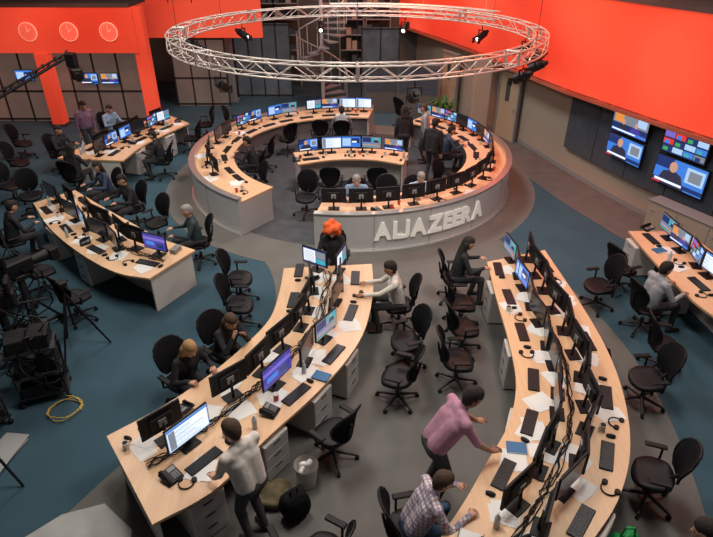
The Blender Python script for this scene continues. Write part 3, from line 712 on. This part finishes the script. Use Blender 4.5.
seated(.62,3.80,12,shirt=PLAID,hair=HBR,lean=24,hands=((-.2,.5,None),(.2,.5,None)),pants=cloth('jeans',(.05,.09,.18)),name='seated_man')
seated(-3.25,10.2,-160,shirt=TEALS,hair=HG,lean=6,name='seated_man')
seated(0.0,11.95,-90,shirt=BLUE_S,hair=HG,lean=14,name='seated_man',deskz=.8)
seated(1.4,12.1,-75,shirt=cloth('pale_blue_shirt',(.33,.45,.58)),hair=HG,lean=14,name='seated_man',deskz=.8)
person(1.35,15.85,100,'stand',shirt=BLK,hair=HB,name='standing_woman',female=True,long=True,lean=2)
person(2.0,16.1,170,'stand',shirt=GREYC,hair=HBR,name='standing_man',lean=5)
person(2.0,14.6,60,'stand',shirt=BLK,hair=HB,name='standing_man',lean=6)
seated(-.45,17.2,90,shirt=GREYC,hair=HB,name='seated_man',deskz=.8)
seated(-2.75,14.4,175,shirt=BLK,hair=HB,name='seated_man',deskz=.8)
seated(2.5,15.3,5,shirt=NAVYC,hair=HB,name='seated_man',deskz=.8)
person(-7.95,16.5,-40,'stand',shirt=PURP,hair=HB,name='standing_man',skin=SKIND,lean=8)
seated(-5.35,14.9,185,shirt=BLK,hair=HB,name='seated_man')
seated(-7.2,13.75,80,shirt=BLK,hair=HB,name='seated_woman',female=True,long=True)
seated(-8.3,15.4,-15,shirt=BLK,hair=HB,name='seated_man')
seated(-7.65,17.5,-30,shirt=BLUE_S,hair=HB,name='seated_man')
seated(1.85,8.85,0,shirt=BLK,hair=HB,name='seated_woman',female=True,long=True,lean=10)
seated(4.95,7.95,10,shirt=GREYC,hair=HB,name='seated_man',skin=SKIND)
person(3.05,2.95,150,'stand',shirt=BLK,hair=HB,name='standing_man',lean=4)
seated(-5.1,11.85,-135,shirt=BLK,hair=HB,name='seated_man')
seated(-5.95,12.65,-135,shirt=NAVYC,hair=HB,name='seated_woman',female=True,long=True)
seated(-7.0,10.3,45,shirt=BLK,hair=HB,name='seated_man',lean=12)
seated(-.45,9.42,-90,shirt=BLK,hair=HRED,name='seated_woman',female=True,big=True,lean=6,headp=25)

# ---------------------------------------------------------------- misc
b=MB(); b.cyl((0,0,0),(0,0,.34),.11,.15,20,0,caps=False); b.cyl((0,0,0.005),(0,0,.02),.11,.11,20,0); b.cyl((0,0,.33),(0,0,.35),.155,.155,20,0,caps=False)
for k in range(7): b.sph((U(-.07,.07),U(-.07,.07),.29+U(0,.03)),U(.03,.05),1,7,5)
b.obj('waste_bin',[WHITEP,PAPER],(-.62,4.75,0))
def bag(x,y,m,rz=0,s=1):
    b=MB()
    def f(a,c):
        return (.17*a*math.sqrt(1-.4*c*c),0,.21+.2*c*math.sqrt(1-.3*a*a)),(0,1,0)
    def g(a,c):
        x_,z_=.17*a*math.sqrt(1-.4*c*c),.20+.19*c*math.sqrt(1-.4*a*a); return (x_,-.06-.05*(1-a*a)*(1-c*c),z_),(0,1,0)
    b.patch(f,8,8,.16,0); b.patch(g,8,8,.05,0); b.tube([(-.05,0,.4),(-.04,0,.47),(.04,0,.47),(.05,0,.4)],.01,0,6)
    for sx in(-.08,.08): b.tube([(sx,.08,.38),(sx*1.1,.14,.25),(sx,.09,.06)],.012,0,6)
    o=b.obj('backpack',[m],(x,y,.0),rz); o.scale=(s,)*3
bag(-.72,4.28,BLACKM,.6); bag(3.85,6.9,BLACKM,1.2,.9)
b=MB()
def cl(a,c): return (.22*a*math.sqrt(1-.4*c*c),.18*c*math.sqrt(1-.3*a*a),.09+.05*math.cos(3*a+2*c)*math.cos(2*c)),(0,0,1)
b.patch(cl,12,12,.09,0); b.obj('folded_jacket',[mat('olive_cloth',(.12,.10,.055),.9,noise=.3,nscale=12)],(-1.0,4.52,-.0))
b=MB()
def gb(a,c): return (.17*a*math.sqrt(1-.45*c*c)*(1+.1*math.sin(5*c)),.05*math.sin(3*a),.2+.19*c*math.sqrt(1-.3*a*a)),(0,1,0)
b.patch(gb,12,10,.14,0); b.tube([(-.08,0,.36),(-.05,0,.5),(.05,0,.5),(.08,0,.36)],.012,0,6); b.obj('green_shopping_bag',[GREEN],(2.92,3.78,0))
b=MB(); p0=Vector((-11.2,12.6,1.1)); p1=Vector((-7.75,16.1,3.0)); d=(p1-p0)
up=Vector((0,0,.16))
b.cyl(p0,p1,.05,.04,8,0); b.cyl(p0+up,p1+up*.6,.03,.03,8,0)
for i in range(14):
    a=p0+d*i/14; c=p0+d*(i+1)/14; b.cyl(a,c+up,.015,.015,5,0); b.cyl(a,a+up,.015,.015,5,0)
b.box(p1+Vector((.05,0,-.1)),(.25,.25,.35),0,bev=.02); b.box(p1+Vector((.15,-.1,-.42)),(.3,.5,.28),0,rz=.5,bev=.03); b.cyl(p1+Vector((.25,-.3,-.42)),p1+Vector((.38,-.52,-.46)),.09,.11,14,0)
b.box(p1+Vector((0,.1,-.2)),(.12,.45,.5),0,rz=.5)
m0=p0+d*.2
for a in(0,120,240): b.cyl((m0.x,m0.y,1.0),(m0.x+.7*math.cos(rad(a)),m0.y+.7*math.sin(rad(a)),.02),.035,.03,8,0)
b.cyl((m0.x,m0.y,.9),tuple(m0),.06,.06,10,0); b.box(p0-d.normalized()*.2,(.4,.3,.35),0,bev=.03)
b.obj('camera_jib_crane',[BLACK])
def studio_camera(x,y,rz):
    b=MB()
    for a in(90,210,330):
        c,s=math.cos(rad(a)),math.sin(rad(a)); b.cyl((0,0,.12),(.42*c,.42*s,.09),.04,.035,8,1); b.cyl((.42*c-.03*s,.42*s+.03*c,.06),(.42*c+.03*s,.42*s-.03*c,.06),.06,.06,12,0)
        b.cyl((.42*c,.42*s,.1),(0,0,.75),.022,.022,8,1)
    b.cyl((0,0,.1),(0,0,1.05),.075,.06,14,1); b.box((0,0,1.1),(.2,.25,.1),0,bev=.02)
    b.box((0,0,1.28),(.2,.5,.26),0,bev=.03); b.cyl((0,.25,1.28),(0,.52,1.28),.08,.1,16,0); b.box((0,.6,1.28),(.26,.16,.2),0,bev=.01)
    b.box((0,-.2,1.5),(.28,.06,.2),0,bev=.01); b.cyl((0,-.1,1.4),(0,-.2,1.45),.02,.02,6,0)
    for s in(-1,1): b.tube([(s*.1,-.1,1.1),(s*.25,-.45,1.0),(s*.28,-.6,.98)],.016,0,6)
    rr=random.Random(int(abs(x)*100))
    for k in range(6):
        pts=[Vector((rr.uniform(-.25,.25),rr.uniform(-.35,.35),z)) for z in(1.3,.9,.5,.2,.02)]; b.tube([tuple(p) for p in catmull(pts,14)],.012,0,5)
    b.obj('studio_camera_pedestal',[BLACK,DGREY],(x,y,0),rz)
studio_camera(-6.3,8.6,.5); studio_camera(-5.5,7.9,-.6); studio_camera(-6.6,7.4,1.2); studio_camera(-5.3,6.95,2.0)
def cart(x,y,rz):
    b=MB()
    for sx in(-.3,.3):
        for sy in(-.2,.2): b.cyl((sx,sy,.08),(sx,sy,.95),.015,.015,6,1); b.sph((sx,sy,.04),.04,0,8,6)
    for z in(.15,.5,.93): b.box((0,0,z),(.66,.46,.03),1)
    rr=random.Random(int(x*100))
    for z in(.17,.52,.95):
        for k in range(2): h=rr.uniform(.1,.22); b.box((-.15+.3*k,rr.uniform(-.04,.04),z+h/2),(.26,.34,h),0,rz=rr.uniform(-.15,.15),bev=.01)
    for k in range(12):
        pts=[(rr.uniform(-.38,.38),rr.uniform(-.38,.38),rr.uniform(.05,1.3)) for _ in range(5)]; b.tube([tuple(p) for p in catmull([Vector(p) for p in pts],16)],.012,0,5)
    b.obj('equipment_cart',[BLACK,DGREY,GREYP],(x,y,0),rz)
cart(-4.62,6.35,.4); cart(-5.2,5.65,.9); cart(-5.75,6.2,.2); cart(-6.1,6.75,.6)
def tripod(x,y,rz):
    b=MB()
    for a in(90,210,330):
        c,s=math.cos(rad(a)),math.sin(rad(a)); b.cyl((0,0,1.1),(.45*c,.45*s,.02),.022,.016,8,0); b.sph((.45*c,.45*s,.02),.02,0,8,5); b.cyl((.2*c,.2*s,.6),(0,0,.5),.01,.01,6,0)
    b.cyl((0,0,.5),(0,0,1.25),.02,.02,8,0); b.box((0,0,1.28),(.12,.16,.08),0,bev=.01); b.cyl((0,-.05,1.26),(.1,-.42,1.1),.01,.012,6,0)
    b.obj('camera_tripod',[BLACK],(x,y,0),rz)
tripod(-4.6,4.8,.3); tripod(-4.55,7.4,.9)
b=MB(); b.tube([(.22*math.cos(t*.5)*(1+.1*math.sin(t)),.22*math.sin(t*.5)*(1+.12*math.cos(1.3*t)),.012+.002*t) for t in range(30)],.007,0,6); b.obj('coiled_cable',[YEL],(-4.2,6.0,0))
b=MB(); b.box((0,0,.02),(.38,.8,.03),0,bev=.01); b.box((.04,.1,.05),(.33,.66,.02),1,rz=.1,bev=.005); b.obj('reflector_board',[GREYP,mat('grey_board',(.32,.33,.34),.6)],(-4.72,5.1,0),-.2)
b=MB(); b.box((0,0,.4),(.35,2.2,.8),0,bev=.01); b.box((0,0,.815),(.4,2.26,.03),1,bev=.005)
for k in range(3): b.box((-.18,-.73+.73*k,.4),(.01,.7,.72),2); b.box((-.19,-.5+.73*k,.6),(.02,.1,.015),1)
b.obj('low_cabinet',[BEIGE,GREYP,BEIGE],(7.15,10.7,0),rad(27))

# ---------------------------------------------------------------- lights
def area(x,y,z,sx,sy,e,col=(1,.9,.80),tgt=None):
    l=bpy.data.lights.new('ceiling_and_added_light','AREA'); l.shape='RECTANGLE'; l.size=sx;l.size_y=sy;l.energy=e;l.color=col
    o=bpy.data.objects.new('ceiling_and_added_light',l); scene.collection.objects.link(o); o.location=(x,y,z)
    if tgt: o.rotation_euler=(Vector(tgt)-Vector((x,y,z))).to_track_quat('-Z','Y').to_euler()
area(-1.2,6.2,7.8,1.2,2,250,(1,.92,.83)); area(2.6,6.0,7.8,1.2,2,250,(1,.92,.83)); area(-.2,15.0,7.8,2,2,420,(1,.93,.88)); area(-5.3,10.3,7.8,1,2,235); area(-6.8,15.5,7.8,1.5,1.5,200)
area(6.0,9,7.8,1,2,150); area(0,20.5,7.5,5,1,170)
area(3.5,13.5,6.8,3,.5,240,(1,.20,.07),(6.4,13,0)); area(-9,17,5.5,4,.4,130,(1,.20,.08),(-9,20,1.5)); area(1.5,22,6.5,2,1,220,(1,.22,.08),(2.5,22,0))  # orange lamps added to spill the fascia glow onto floor and walls
def spot(x,y,z,tx,ty,e,ang=45):
    l=bpy.data.lights.new('overhead_spot_light','SPOT'); l.energy=e; l.spot_size=rad(ang); l.spot_blend=.7; l.color=(1,.93,.85); l.shadow_soft_size=.15
    o=bpy.data.objects.new('overhead_spot_light',l); scene.collection.objects.link(o); o.location=(x,y,z)
    o.rotation_euler=(Vector((tx,ty,.5))-Vector((x,y,z))).to_track_quat('-Z','Y').to_euler()
spot(2.5,7.5,6.5,1.6,11,440,50); spot(-3,8,6.5,-1.5,11.5,300,50); spot(-6.5,7.5,6.5,-4.5,12.5,160,50)  # spots hang overhead in front of the ring, clear of the truss
w=bpy.data.worlds.new('World'); scene.world=w; w.use_nodes=True; w.node_tree.nodes['Background'].inputs[0].default_value=(.9,.85,.85,1); w.node_tree.nodes['Background'].inputs[1].default_value=.10

# ---------------------------------------------------------------- camera
cam=bpy.data.cameras.new('camera'); cam.sensor_width=36; cam.lens=36*570/713; cam.clip_end=100
co=bpy.data.objects.new('camera',cam); scene.collection.objects.link(co); co.location=(0,0,6); co.rotation_euler=(rad(90-31),0,0); scene.camera=co
